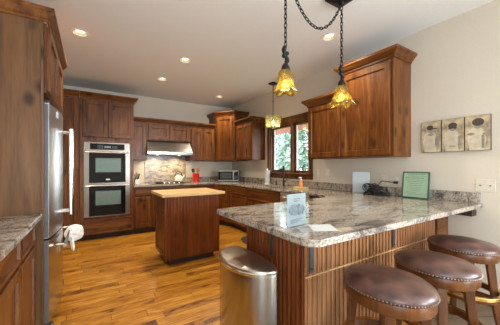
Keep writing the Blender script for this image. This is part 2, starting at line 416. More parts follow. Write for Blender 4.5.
# sink window: casing, jamb, two casement sashes with glass and white latches
y0, y1, z0, z1 = WIN
wn = bm_new()
box(wn, W-.022, W, y0-.075, y0+.004, z0-.085, z1+.085); box(wn, W-.022, W, y1-.004, y1+.075, z0-.085, z1+.085)
box(wn, W-.022, W, y0+.004, y1-.004, z1-.004, z1+.085); box(wn, W-.022, W, y0+.004, y1-.004, z0-.085, z0+.004)
box(wn, W-.035, W+.0, y0-.09, y1+.09, z1+.085, z1+.105)
window = struct('window_1', wn, WOODV, bevel=.004)
jb = bm_new(); ym = 3.43
box(jb, W, W+.14, y0, y0+.02, z0, z1); box(jb, W, W+.14, y1-.02, y1, z0, z1)
box(jb, W, W+.14, y0+.02, y1-.02, z1-.02, z1); box(jb, W, W+.14, y0+.02, y1-.02, z0, z0+.02)
box(jb, W, W+.13, ym-.03, ym+.03, z0+.02, z1-.02)
obj('window_jamb', jb, WOODV, window, bevel=.002)
sill = bm_new(); box(sill, W-.06, W, y0-.085, y1+.085, z0-.012, z0+.012)
obj('window_sill', sill, WOODY, window, bevel=.004)
for a, b in ((y0+.02, ym-.03), (ym+.03, y1-.02)):
    sb = bm_new(); w_ = .03; xa, xb = W+.055, W+.095
    box(sb, xa, xb, a, a+w_, z0+.02, z1-.02); box(sb, xa, xb, b-w_, b, z0+.02, z1-.02)
    box(sb, xa, xb, a+w_, b-w_, z0+.02, z0+.06); box(sb, xa, xb, a+w_, b-w_, z1-.06, z1-.02)
    fo = obj('sash_frame', sb, WOODV, window, bevel=.002)
    g = bm_new(); box(g, W+.073, W+.077, a+w_, b-w_, z0+.06, z1-.06); obj('pane', g, GLASS, fo)
    lt = bm_new(); box(lt, W+.045, W+.055, a+.004, a+.02, 1.62, 1.72); obj('latch', lt, WHITEP, window, bevel=.003)
    sl = bm_new(); box(sl, xa+.002, xb-.002, b-w_-.014, b-w_, z0+.06, z1-.06); obj('white_seal', sl, WHITEP, window)

# outside: lawn, eave of the house, trees
struct('ground', bx(W+.15, 40, -8, 40, -.95, -.9), GRASSM)
ev = bm_new(); box(ev, W+.15, W+.95, 1.5, 7.5, 2.2, 2.26); box(ev, W+.95, W+1.0, 1.5, 7.5, 2.08, 2.36)
struct('trim_1', ev, SOFFIT)
def tree(name, x, y, h, r, mat, label, seed, cone):
    rnd = random.Random(seed)
    t = thing(name, label, 'tree', (x, y, -.9), 0, 'trees outside the kitchen window')
    tb = bm_new(); lathe(tb, [(.12, 0), (.09, h*.4), (.03, h*.9)], n=10); obj('trunk', tb, BARK, t, True)
    fb = bm_new()
    for k in range(2200):
        u = rnd.random(); zz = h*(.12+.88*u)
        rr = r*((1-u)*.95+.06 if cone else math.sqrt(max(.03, 1-(2*u-1)**2)))*math.sqrt(rnd.uniform(.25, 1)); a = rnd.uniform(0, 2*PI)
        c = Vector((rr*math.cos(a), rr*math.sin(a), zz)); s = rnd.uniform(.08, .17)
        d1 = Vector((rnd.uniform(-1, 1), rnd.uniform(-1, 1), rnd.uniform(-.6, .6))).normalized(); d2 = d1.cross(Vector((rnd.uniform(-1, 1), rnd.uniform(-1, 1), 1))).normalized()
        vs = [fb.verts.new(c+d1*s*1.6), fb.verts.new(c+d2*s*.6), fb.verts.new(c-d1*s*1.2), fb.verts.new(c-d2*s*.6)]
        fb.faces.new(vs)
    obj('foliage', fb, mat, t)
tree('conifer_tree', 9.3, 12.4, 7.0, 1.7, LEAFB, 'blue-green conifer seen through the left window sash', 1, True)
tree('leafy_tree', 8.4, 8.6, 4.4, 1.25, LEAF, 'leafy green tree in the right part of the right window sash', 2, False)
tree('conifer_tree', 13.0, 14.6, 7.2, 1.8, LEAFB, 'far conifer between the other two trees behind the window', 3, True)

# ------------------------------------------------------------------ cabinets
def door_bm(w, h, t=.02, fw=.06, raised=False):
    """a framed door front in its own axes: x 0..w, z 0..h, front towards -y, back at y=0"""
    def lp(i, y): return [(i, y, i), (w-i, y, i), (w-i, y, h-i), (i, y, h-i)]
    loops = [lp(0, 0), lp(0, -t+.004), lp(.004, -t)]
    if fw and w > 2.6*fw and h > 2.6*fw:
        loops += [lp(fw, -t), lp(fw+.005, -t+.013)]
        if raised: loops += [lp(fw+.02, -t+.014), lp(fw+.04, -t+.006)]
    return rings(bm_new(), loops)
def shift(bm, x, y, z):
    bmesh.ops.translate(bm, verts=bm.verts, vec=(x, y, z)); return bm
CROWN = [(0, 0), (.012, 0), (.012, .018), (.028, .03), (.055, .062), (.068, .072), (.068, .095), (0, .095)]
def crown_bm(path, z, hgt=.095, out=1.0):
    """sweep the crown profile along a polyline; outward is to the right of travel"""
    P = [Vector((x, y, 0)) for x, y in path]; n = len(P); loops = []
    for i, p in enumerate(P):
        ns = []
        if i > 0: d = (P[i]-P[i-1]).normalized(); ns.append(Vector((d.y, -d.x, 0)))
        if i < n-1: d = (P[i+1]-P[i]).normalized(); ns.append(Vector((d.y, -d.x, 0)))
        m = ns[0] if len(ns) == 1 else (ns[0]+ns[1]).normalized()/max(.3, math.cos(ns[0].angle(ns[1])/2))
        loops.append([p + m*(o*out) + Vector((0, 0, z+u*hgt/.095)) for o, u in CROWN])
    return rings(bm_new(), loops)
def cabinet(name, label, loc, rz, w, d, z0, z1, fronts, toe=False, crown=None, group=None, mat=None, body_mat=None, cat='cabinet', apron=False):
    """local axes: x along the front left to right, front at y=0 facing -y, back at y=d"""
    t = thing(name, label, cat, loc, rz, group)
    zb = z0+(.1 if toe else 0)
    obj('carcass', bx(0, w, 0, d, zb, z1), body_mat or WOODV, t, bevel=.002)
    if apron: obj('face_frame', bx(0, w, 0, .02, z1+.0005, BH), WOODV, t)
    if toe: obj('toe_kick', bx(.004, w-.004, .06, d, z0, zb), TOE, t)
    for kind, a, b, c, e in fronts:
        if kind == 'door': obj('door', shift(door_bm(b-a, e-c), a, -.0005, c), mat or WOODV, t)
        elif kind == 'flat': obj('panel', shift(door_bm(b-a, e-c, .012, 0), a, -.0005, c), mat or WOODV, t)
        else: obj('drawer', shift(door_bm(b-a, e-c, .02, .022 if e-c > .09 else 0, False), a, -.0005, c), WOODX, t)
    if crown: obj('crown_moulding', crown_bm(crown, z1-.005), WOODX, t)
    return t
BH = .878
FY = 5.07           # front plane of the tall and base cabinets on the back wall
UY = 5.37           # front plane of the wall cabinets there
G = .003
# tall pantry left of the ovens
cabinet('pantry_cabinet', 'tall knotty wood pantry cabinet between the fridge and the double oven', (-.62, FY, 0), 0, .46, B-FY-.004, 0, 2.42,
        [('door', .02, .44, .13, 1.20), ('door', .02, .44, 1.22, 2.38)], True, [(0, 0), (.46, 0)])
oven_cab = cabinet('oven_cabinet', 'tall knotty wood cabinet housing the double wall oven', (-.157, FY, 0), 0, .822, B-FY-.004, 0, 2.42,
        [('door', .035, .408, 1.765, 2.385), ('door', .418, .79, 1.765, 2.385), ('drawer', .03, .79, .1, .355)], True,
        [(0, 0), (.822, 0), (.822, B-FY-.005)])
# double oven
ov = thing('double_wall_oven', 'stainless steel double wall oven with black glass doors', 'oven', (-.103, FY-.003, .395), 0)
ow, oh = .705, 1.28
obj('oven_surround', bx(0, ow, -.018, 0, 0, oh), OVENST, ov, bevel=.003)
cp = obj('control_panel', bx(.09, ow-.09, -.034, -.0185, oh-.125, oh-.02), BLACKG, ov, bevel=.003)
kb = bm_new()
for i in range(4):
    for j in range(3): box(kb, .20+i*.022, .213+i*.022, -.0355, -.0342, oh-.105+j*.022, oh-.095+j*.022)
    for j in range(2): box(kb, .42+i*.022, .433+i*.022, -.0355, -.0342, oh-.095+j*.022, oh-.085+j*.022)
box(kb, .30, .40, -.0355, -.0342, oh-.095, oh-.06)
obj('button_print', kb, DKSTEEL, cp)
for zz0, zz1, badge in ((.585, 1.135, True), (.02, .568, False)):
    d_ = obj('oven_door', bx(.05, ow-.05, -.045, -.0185, zz0, zz1), BLACKG, ov, bevel=.006)
    obj('oven_window', bx(.17, ow-.15, -.0475, -.0452, zz0+.18, zz1-.125), OVENREFL, d_, bevel=.002)
    hb = bm_new(); tube(hb, [(.02, -.088, zz1-.028), (ow-.02, -.088, zz1-.028)], .0145, 12)
    for x in (.07, ow-.07): tube(hb, [(x, -.045, zz1-.028), (x, -.088, zz1-.028)], .011, 8)
    obj('handle', hb, CHROME, d_, True)
    eb = bm_new(); box(eb, .05, .075, -.0465, -.0452, zz0, zz1-.02); box(eb, ow-.075, ow-.05, -.0465, -.0452, zz0, zz1-.02); box(eb, .05, ow-.05, -.0465, -.0452, zz1-.02, zz1)
    obj('door_trim', eb, OVENST, d_)
    if badge: obj('badge', bx(.325, .385, -.0475, -.0452, zz0+.045, zz0+.065), WHITEP, d_)
# wall cabinets over the cooktop run
UG = 'wall cabinets beside the range hood'
cabinet('wall_cabinet', 'narrow single-door wall cabinet between the oven tower and the range hood', (.672, UY, 0), 0, .275, B-UY-.004, 1.385, 2.135,
        [('door', .02, .262, 1.40, 2.11)], False, [(0, 0), (.275, 0)])
cabinet('wall_cabinet', 'short two-door wall cabinet directly above the range hood', (.95, UY, 0), 0, .89, B-UY-.004, 1.79, 2.135,
        [('door', .025, .44, 1.815, 2.10), ('door', .45, .865, 1.815, 2.10)], False, [(0, 0), (.89, 0)])
cabinet('wall_cabinet', 'two-door wall cabinet between the range hood and the corner cabinet', (1.843, UY, 0), 0, .578, B-UY-.004, 1.385, 2.135,
        [('door', .02, .284, 1.40, 2.09), ('door', .292, .556, 1.40, 2.09)], False, [(0, 0), (.578, 0)])
# diagonal corner cabinet
cc = thing('corner_wall_cabinet', 'tall angled wall cabinet filling the corner above the microwave', 'cabinet', (2.425, 5.31, 0))
poly = [(0, B-5.31-.004), (0, 0), (.265, -.395), (W-2.425-.004, -.395), (W-2.425-.004, B-5.31-.004)]
obj('carcass', prism(bm_new(), poly, 1.385, 2.405), WOODV, cc, bevel=.002)
obj('crown_moulding', crown_bm(poly[:4], 2.40), WOODX, cc)
dl = math.hypot(.265, .395); ang = math.atan2(-.395, .265)
dbm = shift(door_bm(dl-.06, .97), .03, -.0005, 1.405)
bmesh.ops.rotate(dbm, verts=dbm.verts, cent=(0, 0, 0), matrix=Matrix.Rotation(ang, 3, 'Z'))
obj('door', dbm, WOODV, cc)
# right wall cabinets (their front faces -X, local x runs towards the camera)
RZ = -PI/2
cabinet('wall_cabinet', 'two-door wall cabinet on the window wall, left of the sink window', (2.727, 4.905, 0), RZ, .675, W-2.727-.004, 1.395, 2.165,
        [('door', .035, .35, 1.415, 2.14), ('door', .36, .655, 1.415, 2.14)], False, [(0, 0), (.675, 0), (.675, W-2.727-.005)])
cabinet('wall_cabinet', 'tall single-door wall cabinet nearest the three canvas pictures', (2.69, 2.085, 0), RZ, .655, W-2.69-.004, 1.365, 2.415,
        [('door', .012, .62, 1.385, 2.38)], False, [(0, W-2.69-.005), (0, 0), (.655, 0), (.655, W-2.69-.005)])
cabinet('wall_cabinet', 'lower wall cabinet joined to the taller one, right of the sink window', (2.69, 2.668, 0), RZ, .58, W-2.69-.004, 1.365, 2.125,
        [('door', .02, .57, 1.385, 2.095)], False, [(0, W-2.69-.005), (0, 0), (.58, 0)])

# base cabinets, back wall
BH = .878
cabinet('base_cabinet', 'base cabinet with drawer over door right beside the oven tower', (.669, FY, 0), 0, .325, B-FY-.004, 0, BH,
        [('drawer', .02, .305, .715, .855), ('door', .02, .305, .13, .69)], True)
cabinet('base_cabinet', 'wide base cabinet under the cooktop, mostly behind the island', (.997, FY, 0), 0, .86, B-FY-.004, 0, BH,
        [('drawer', .02, .42, .715, .855), ('drawer', .44, .84, .715, .855), ('door', .02, .42, .13, .69), ('door', .44, .84, .13, .69)], True)
cabinet('base_cabinet', 'base cabinet just right of the island, ending at the angled corner cabinet', (1.86, FY, 0), 0, .39, B-FY-.004, 0, BH,
        [('drawer', .02, .37, .715, .855), ('door', .02, .37, .13, .69)], True)
cb = thing('corner_base_cabinet', 'angled base cabinet in the corner below the microwave', 'cabinet', (2.253, FY, 0))
poly = [(0, B-FY-.004), (0, 0), (.187, -.45), (W-2.253-.004, -.45), (W-2.253-.004, B-FY-.004)]
obj('carcass', prism(bm_new(), poly, .1, BH), WOODV, cb, bevel=.002)
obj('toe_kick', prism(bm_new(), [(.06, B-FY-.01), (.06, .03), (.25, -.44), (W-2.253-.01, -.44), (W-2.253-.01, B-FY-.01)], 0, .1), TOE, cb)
dl = math.hypot(.187, .45); ang = math.atan2(-.45, .187)
dbm = shift(door_bm(dl-.05, .72), .025, -.0005, .135)
bmesh.ops.rotate(dbm, verts=dbm.verts, cent=(0, 0, 0), matrix=Matrix.Rotation(ang, 3, 'Z'))
obj('door', dbm, WOODV, cb)
# base cabinets, window wall
RX = 2.44; RD = W-RX-.004
cabinet('base_cabinet', 'drawer base cabinet between the angled corner and the sink cabinet', (RX, 4.617, 0), RZ, .65, RD, 0, BH,
        [('drawer', .02, .63, .715, .855), ('drawer', .02, .63, .43, .69), ('drawer', .02, .63, .13, .405)], True)
cabinet('sink_cabinet', 'wide sink base cabinet under the window with one long false front over two doors', (RX, 3.964, 0), RZ, .985, RD, 0, .70,
        [('drawer', .02, .965, .66, .855), ('door', .02, .48, .13, .635), ('door', .50, .965, .13, .635)], True, None, None, None, None, 'cabinet', True)
dw = thing('dishwasher', 'stainless steel dishwasher beside the sink, seen just above the peninsula', 'dishwasher', (RX, 2.975, 0), RZ)
obj('tub', bx(0, .6, 0, RD, .1, BH), DKSTEEL, dw)
obj('toe_kick', bx(.004, .596, .06, RD, 0, .1), TOE, dw)
dd = obj('door', bx(.004, .596, -.025, -.001, .11, .87), DWST, dw, bevel=.004)
hb = bm_new(); tube(hb, [(.05, -.06, .80), (.55, -.06, .80)], .011, 10)
for x in (.09, .51): tube(hb, [(x, -.025, .80), (x, -.06, .80)], .008, 8)
obj('handle', hb, CHROME, dd, True)
# inner corner filler cabinet and the peninsula
cabinet('base_cabinet', 'blind corner base cabinet where the peninsula meets the window wall', (RX, 2.372, 0), RZ, .57, RD, 0, BH, [('flat', .01, .3, .12, .86)], True)

PX0, PX1, PY0, PY1 = 1.09, 3.043, 1.11, 1.80
def bead_bm(w, z0, z1, t=.0125, pitch=.043, split=None):
    """beadboard: a row of rounded vertical beads, front towards -y"""
    bm = bm_new(); n = max(1, round(w/pitch)); p_ = w/n
    prof = []
    for i in range(n):
        a = i*p_
        prof += [(a+.0005, -t+.011), (a+.015, -t+.011), (a+.017, -t), (a+p_-.016, -t-.001), (a+p_-.014, -t+.009), (a+p_-.012, -t+.001), (a+p_-.008, -t-.003), (a+p_-.004, -t+.001), (a+p_-.002, -t+.010)]
    prof.append((w, -t+.006))
    lo = [bm.verts.new((x, y, z0)) for x, y in prof]; hi = [bm.verts.new((x, y, z1)) for x, y in prof]
    lb = [bm.verts.new((0, 0, z0)), bm.verts.new((w, 0, z0))]; hb = [bm.verts.new((0, 0, z1)), bm.verts.new((w, 0, z1))]
    for i in range(len(prof)-1): bm.faces.new((lo[i], lo[i+1], hi[i+1], hi[i]))
    bm.faces.new((lb[1], lb[0], hb[0], hb[1]))
    bm.faces.new((lb[0], lo[0], hi[0], hb[0])); bm.faces.new((lo[-1], lb[1], hb[1], hi[-1]))
    bm.faces.new([hb[0]]+hi+[hb[1]]); bm.faces.new([lb[1]]+list(reversed(lo))+[lb[0]])
    return bm
pen = thing('peninsula_cabinet', 'beadboard-sided breakfast bar peninsula under the granite top', 'cabinet', (PX0, PY0, 0))
pw = PX1-PX0; pd = PY1-PY0
obj('carcass', bx(.012, 1.34, .0, pd, 0, BH), WOODV, pen)
obj('carcass', bx(1.341, pw-.0, .0, pd-.01, 0, BH), WOODV, pen)
fb_ = obj('bead_panel', shift(bead_bm(1.70-.0, .0, .582), .0, -.0005, 0), BEADLIT, pen)
fb2 = obj('bead_panel', shift(bead_bm(1.70-.0, .592, BH), .0, -.0005, 0), BEADLIT, pen)
obj('seam_strip', bx(0, 1.70, -.0155, -.0005, .583, .591), BLOCKW, pen, bevel=.002)
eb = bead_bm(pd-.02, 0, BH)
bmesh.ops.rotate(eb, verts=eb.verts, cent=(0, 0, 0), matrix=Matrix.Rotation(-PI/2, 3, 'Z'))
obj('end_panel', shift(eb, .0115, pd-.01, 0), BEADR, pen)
fl = obj('filler_panel', bx(1.705, pw, -.03, -.0005, 0, BH), WOODV, pen, bevel=.003)
for zz in (.25, .45, .65, .73): obj('moulding', bx(1.72, pw-.02, -.036, -.0305, zz, zz+.02), WOODV, fl, bevel=.003)
# angled support brackets
def bracket(label, loc, rz, ln=.19, reach=.25):
    t = thing('support_bracket', label, 'bracket', loc, rz, 'countertop support brackets')
    obj('upright', bx(-.017, .017, -.007, 0, -ln, -.0065), GREYIRON, t, bevel=.0015)
    obj('arm', bx(-.017, .017, -reach, 0, -.006, -.0005), GREYIRON, t, bevel=.0015)
    for zz in (-ln+.025, -.06): obj('screw', sphere(bm_new(), (0, -.0085, zz), .006, 8), IRON, t, True)
bracket('flat steel bracket on the stool side at the outer corner of the peninsula', (1.128, PY0-.0175, .8788), 0, .265, .26)
bracket('flat steel bracket on the stool side at the middle of the beadboard', (2.045, PY0-.0175, .8788), 0, .265, .26)
bracket('steel bracket on the end panel above the trash can', (PX0-.0015, 1.433, .8788), -PI/2, .26, .2)
tag(obj('support_cleat', bx(2.93, W-.004, .86, 1.075, .80, .8785), TOE, bevel=.003), 'dark wood cleat on the wall under the bar end of the granite', 'bracket')

# ------------------------------------------------------------------ worktops and backsplashes
def arc(cx, cy, r, a0, a1, n=6): return [(cx+r*math.cos(math.radians(a0+(a1-a0)*i/n)), cy+r*math.sin(math.radians(a0+(a1-a0)*i/n))) for i in range(n+1)]
top_poly = [(.671, B-.004), (.671, 5.03), (2.232, 5.03), (2.405, 4.60), (2.405, 2.21), (2.36, 2.06), (2.20, 1.93)]
top_poly += [(.875, 1.86)]+arc(.875, 1.83, .03, 90, 180, 3)[1:]+arc(.925, .895, .08, 180, 270, 6)+[(W-.004, .815), (W-.004, B-.004)]
sink_hole = [(2.53, 3.84), (2.53, 3.14), (2.87, 3.14), (2.87, 3.84)]
tag(obj('granite_worktop', prism(bm_new(), top_poly, .8795, .9145, sink_hole), GRANITE, bevel=.007, seg=3),
    'polished granite worktop running from the oven along two walls out onto the breakfast bar', 'countertop')
sk = bm_new()
rings(sk, [[(2.52, 3.13, .8785), (2.88, 3.13, .8785), (2.88, 3.85, .8785), (2.52, 3.85, .8785)], [(2.53, 3.14, .8785), (2.87, 3.14, .8785), (2.87, 3.84, .8785), (2.53, 3.84, .8785)],
           [(2.55, 3.16, .75), (2.85, 3.16, .75), (2.85, 3.82, .75), (2.55, 3.82, .75)]], False, True)
so = obj('kitchen_sink', sk, STEELH); so.modifiers.new('solid', 'SOLIDIFY').thickness = .002
tag(so, 'undermount steel sink set in the granite below the window', 'sink')
tag(obj('granite_backsplash', bx(W-.024, W-.0005, .83, B-.026, .9152, 1.016), GRANITE, bevel=.003), 'low granite backsplash strip along the window wall', 'backsplash')
tag(obj('granite_backsplash', bx(1.86, W-.025, B-.024, B-.0005, .9152, 1.016), GRANITE, bevel=.003), 'low granite backsplash strip behind the red crock and microwave', 'backsplash')
tag(obj('tile_backsplash', bx(.965, 1.842, B-.014, B-.0005, .9152, 1.785), BACKTILE), 'stacked stone tile backsplash behind the cooktop', 'backsplash')

# ------------------------------------------------------------------ range hood, cooktop
hd = thing('range_hood', 'wedge-shaped stainless steel range hood with two lamps', 'range hood', (.93, B-.016, 1.50))
hw = .90
prof = [(0, .285), (-.30, .285), (-.335, .25), (-.50, .055), (-.50, .0), (0, .0)]
hb = bm_new(); rings(hb, [[(x, y, z) for y, z in prof] for x in (0, hw)])
obj('canopy', hb, STEELH, hd, bevel=.003)
obj('filter_panel', bx(.03, hw-.03, -.47, -.03, -.004, -.0005), DKSTEEL, hd)
obj('front_lip', bx(-.004, hw+.004, -.508, -.4995, .01, .055), STEEL, hd, bevel=.002)
for x in (.22, .66):
    lb = bm_new(); lathe(lb, [(.03, -.008), (.03, -.0045)], (x, -.33, 0), 16); obj('lamp_lens', lb, HOODGLOW, hd)
    d = bpy.data.lights.new('hood_lamp', 'SPOT'); d.energy = 16; d.color = (1, .80, .5); d.spot_size = 2.4; d.spot_blend = .6; d.shadow_soft_size = .03
    lo = bpy.data.objects.new('hood_lamp', d); lo.parent = hd; lo.location = (x, -.22, -.02); lo.rotation_euler = (.25, 0, 0); COL.objects.link(lo)
ck = thing('cooktop', 'black glass cooktop in the granite below the range hood', 'cooktop', (1.0, 5.13, .9152))
obj('glass_top', bx(0, .78, 0, .46, 0, .008), BLACKG, ck, bevel=.003)
kb = bm_new()
for i in range(4): lathe(kb, [(.02, .0085), (.018, .028)], (.24+i*.1, .045, 0), 12)
obj('knob', kb, CHROME, ck, True)
gb = bm_new()
for x in (.2, .58):
    for y in (.15, .34):
        for k in range(4):
            a = k*PI/2+PI/4; tube(gb, [(x+.02*math.cos(a), y+.02*math.sin(a), .02), (x+.085*math.cos(a), y+.085*math.sin(a), .02), (x+.09*math.cos(a), y+.09*math.sin(a), .0085)], .005, 6)
obj('grate', gb, IRON, ck)

# ------------------------------------------------------------------ island
IX0, IX1, IY0, IY1 = .775, 1.515, 3.205, 3.77
isl = thing('kitchen_island', 'small beadboard kitchen island with a butcher block top', 'island', (IX0, IY0, 0))
iw, idp = IX1-IX0, IY1-IY0
obj('carcass', bx(.012, iw-.001, 0.0, idp, .085, .878), WOODV, isl, bevel=.002)
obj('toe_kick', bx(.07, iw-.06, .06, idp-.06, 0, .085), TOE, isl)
obj('bead_panel', shift(bead_bm(iw, .085, .878, pitch=.041), 0, -.0005, 0), BEADR, isl)
def side(b):
    bmesh.ops.rotate(b, verts=b.verts, cent=(0, 0, 0), matrix=Matrix.Rotation(-PI/2, 3, 'Z')); return shift(b, .0115, idp, 0)
obj('drawer', side(shift(door_bm(idp-.04, .20, .012, .0), .02, 0, .665)), WOODY, isl)
obj('door', side(shift(door_bm(idp-.04, .54, .012, .05), .02, 0, .105)), WOODV, isl)
obj('butcher_block_top', bx(-.045, iw+.06, -.065, idp+.05, .8785, .916), BLOCKW, isl, bevel=.004)

# ------------------------------------------------------------------ left run: base cabinets, worktop, fridge enclosure, fridge
LZ = PI/2; LF = -.352
cabinet('base_cabinet', 'base cabinet with drawer over door next to the refrigerator panel', (LF, 1.905, 0), LZ, .448, LF-LX-.004, 0, BH,
        [('drawer', .02, .43, .715, .855), ('door', .02, .43, .13, .69)], True)
cabinet('base_cabinet', 'nearest base cabinet with drawer over door at the left edge', (LF, 1.40, 0), LZ, .502, LF-LX-.004, 0, BH,
        [('drawer', .02, .485, .715, .855), ('door', .02, .485, .13, .69)], True)
cabinet('base_cabinet', 'base cabinet beside the camera at the near end of the left run', (LF, .86, 0), LZ, .537, LF-LX-.004, 0, BH,
        [('drawer', .02, .52, .715, .855), ('door', .02, .52, .13, .69)], True)
tag(obj('granite_worktop', bx(LX+.004, -.297, .84, 2.350, .8795, .9145), GRANITE, bevel=.006, seg=3), 'short granite worktop on the left, ending at the refrigerator panel', 'countertop')
enc = thing('refrigerator_enclosure', 'knotty wood enclosure with tall side panel and cabinet over the fridge', 'cabinet', (LF, 2.357, 0), LZ)
ed = LF-LX-.004; ew = 1.12
obj('side_panel', bx(0, .022, -.045, ed, 0, 2.315), PANELW, enc, bevel=.002)
obj('side_panel', bx(ew-.022, ew, -.045, ed, 0, 2.315), WOODV, enc, bevel=.002)
obj('panel_edge', bx(-.004, .026, -.06, -.0455, 0, 2.315), PANELW, enc, bevel=.002)
up = obj('upper_cabinet', bx(.0265, ew-.0265, -.075, ed, 1.80, 2.315), WOODV, enc)
for a, b in ((.035, .552), (.562, ew-.035)):
    obj('door', shift(door_bm(b-a, .47), a, -.0755, 1.82), WOODV, enc)
obj('crown_moulding', crown_bm([(0, ed), (0, -.08), (ew, -.08), (ew, ed)], 2.31, out=.7), WOODX, enc)

fr = thing('refrigerator', 'stainless steel french-door refrigerator with bottom freezer drawer', 'refrigerator', (-.30, 2.42, 0), LZ)
fw_, fd_ = .93, .62
obj('body', bx(.01, fw_-.01, .0, fd_, .03, 1.745), DKSTEEL, fr, bevel=.004)
def curved_front(a, b, z0, z1, t=.032, bulge=.043):
    n = 10; lo = []
    for i in range(n+1):
        u = i/n; x = a+(b-a)*u; lo.append((x, -t-bulge*(1-(2*x/fw_-1)**2)))
    poly = [(a, -.002)]+lo+[(b, -.002)]
    return rings(bm_new(), [[(x, y, z) for x, y in poly] for z in (z0, z1)])
hm = fw_/2
for a, b, hx in ((0, hm-.002, hm-.05), (hm+.002, fw_, hm+.05)):
    dd = obj('door', curved_front(a, b,   .715, 1.735), FRIDGEST, fr, True)
    hb = bm_new(); tube(hb, [(hx, -.147, .82), (hx, -.147, 1.60)], .016, 12)
    for zz in (.85, 1.57): tube(hb, [(hx, -.06, zz), (hx, -.147, zz)], .011, 10)
    obj('handle', hb, CHROME, dd, True)
obj('door_edge', bx(-.003, -.0005, -.030, -.004, .72, 1.73), GREYSTEEL, fr)
obj('door_edge', bx(-.003, -.0005, -.030, -.004, .08, .695), GREYSTEEL, fr)
fz = obj('freezer_drawer', curved_front(0, fw_, .075, .70), STEEL, fr, True)
hb = bm_new(); tube(hb, [(.08, -.125, .625), (fw_-.05, -.125, .625)], .0125, 12)
for xx in (.13, fw_-.1): tube(hb, [(xx, -.06, .625), (xx, -.125, .625)], .010, 10)
obj('handle', hb, CHROME, fz, True)
obj('grille', bx(.01, fw_-.01, -.03, -.001, .012, .07), DKSTEEL, fr)
for x in (0.0, fw_-.05): obj('foot', bx(x, x+.05, -.055, -.0305, 0, .06), GREYIRON, fr, bevel=.006)
for x in (.03, fw_-.09): obj('hinge_cover', bx(x, x+.06, -.03, .05, 1.746, 1.765), GREYIRON, fr, bevel=.004)
obj('door_highlight', bx(.2, .26, -.0685, -.0600, 1.66, 1.71), PAPER, fr)  # white highlight on the door, put in as a pale patch
# towel knotted on the freezer handle
tw = thing('dish_towel', 'white dish towel rolled into a rosette on the freezer handle', 'towel', (-.14, 3.12, .585))
tb = bm_new(); loops = []; ax_ = Vector((.55, -.83, .05)).normalized(); ux = ax_.cross(Vector((0, 0, 1))).normalized(); uy = ax_.cross(ux)
for i in range(1, 26):
    ph = PI*i/26; lp = []
    for k in range(40):
        th = 2*PI*k/40; fall = math.sin(ph)**.5
        r_ = .074*(1+.17*math.sin(th*2+ph*8)*fall+.05*math.sin(th*5+2)*fall)
        lp.append(ax_*(r_*.62*math.cos(ph))+(ux*math.cos(th)*1.08+uy*math.sin(th))*(r_*math.sin(ph)))
    loops.append(lp)
obj('rosette', rings(tb, loops), CLOTH, tw, True)
tb = bm_new(); rows = []
for i in range(9):
    v = i/8; row = []
    for k in range(9):
        u = k/8-.5
        row.append(tb.verts.new((-.02+.012*math.sin(k*2.1)+.015*v, -.055+u*(.05+.075*v), -.03-.125*v+.012*math.sin(k*1.3)*v)))
    rows.append(row)
for a, b in zip(rows, rows[1:]):
    for k in range(8): tb.faces.new((a[k], a[k+1], b[k+1], b[k]))
o = obj('tail', tb, CLOTH, tw, True); o.modifiers.new('s', 'SOLIDIFY').thickness = .007
tb = bm_new(); lathe(tb, [(.017, -.03), (.021, -.01), (.021, .01), (.017, .03)], (0, 0, 0), 12, False, False)
for v in tb.verts: v.co = Vector((v.co.y-.033, v.co.z-.02, v.co.x+.04))
o = obj('knot', tb, CLOTH, tw, True); o.modifiers.new('s', 'SOLIDIFY').thickness = .006

# ------------------------------------------------------------------ trash can
tc_ = thing('trash_can', 'half-round stainless steel trash can at the end of the peninsula', 'trash can', (1.0, 1.468, 0))
def scaled(k):
    out = []
    for i in range(48):
        a = 2*PI*i/48; c, sn = math.cos(a), math.sin(a)
        out.append((-.065+(k-1)*0+c*k*(.195 if c < 0 else .062), sn*k*.285))
    return out
def tc_loop(s, z): return [(x, y, z) for x, y in scaled(s)]
obj('body', rings(bm_new(), [tc_loop(.985, .02), tc_loop(1, .03), tc_loop(1, .60)]), STEEL, tc_, True)
obj('rim', rings(bm_new(), [tc_loop(1.01, .6005), tc_loop(1.015, .618), tc_loop(1.0, .622)]), CHROME, tc_, True)
obj('lid', rings(bm_new(), [tc_loop(.985, .6225), tc_loop(.98, .632), tc_loop(.94, .640), tc_loop(.6, .646), tc_loop(.2, .648)]), LIDST, tc_, True)
obj('base', rings(bm_new(), [tc_loop(.97, 0), tc_loop(.97, .0195)]), BLACKP, tc_, True)
pb = bm_new(); box(pb, -.33, -.2, -.06, .06, .008, .018); obj('pedal', pb, DKSTEEL, tc_, bevel=.003)

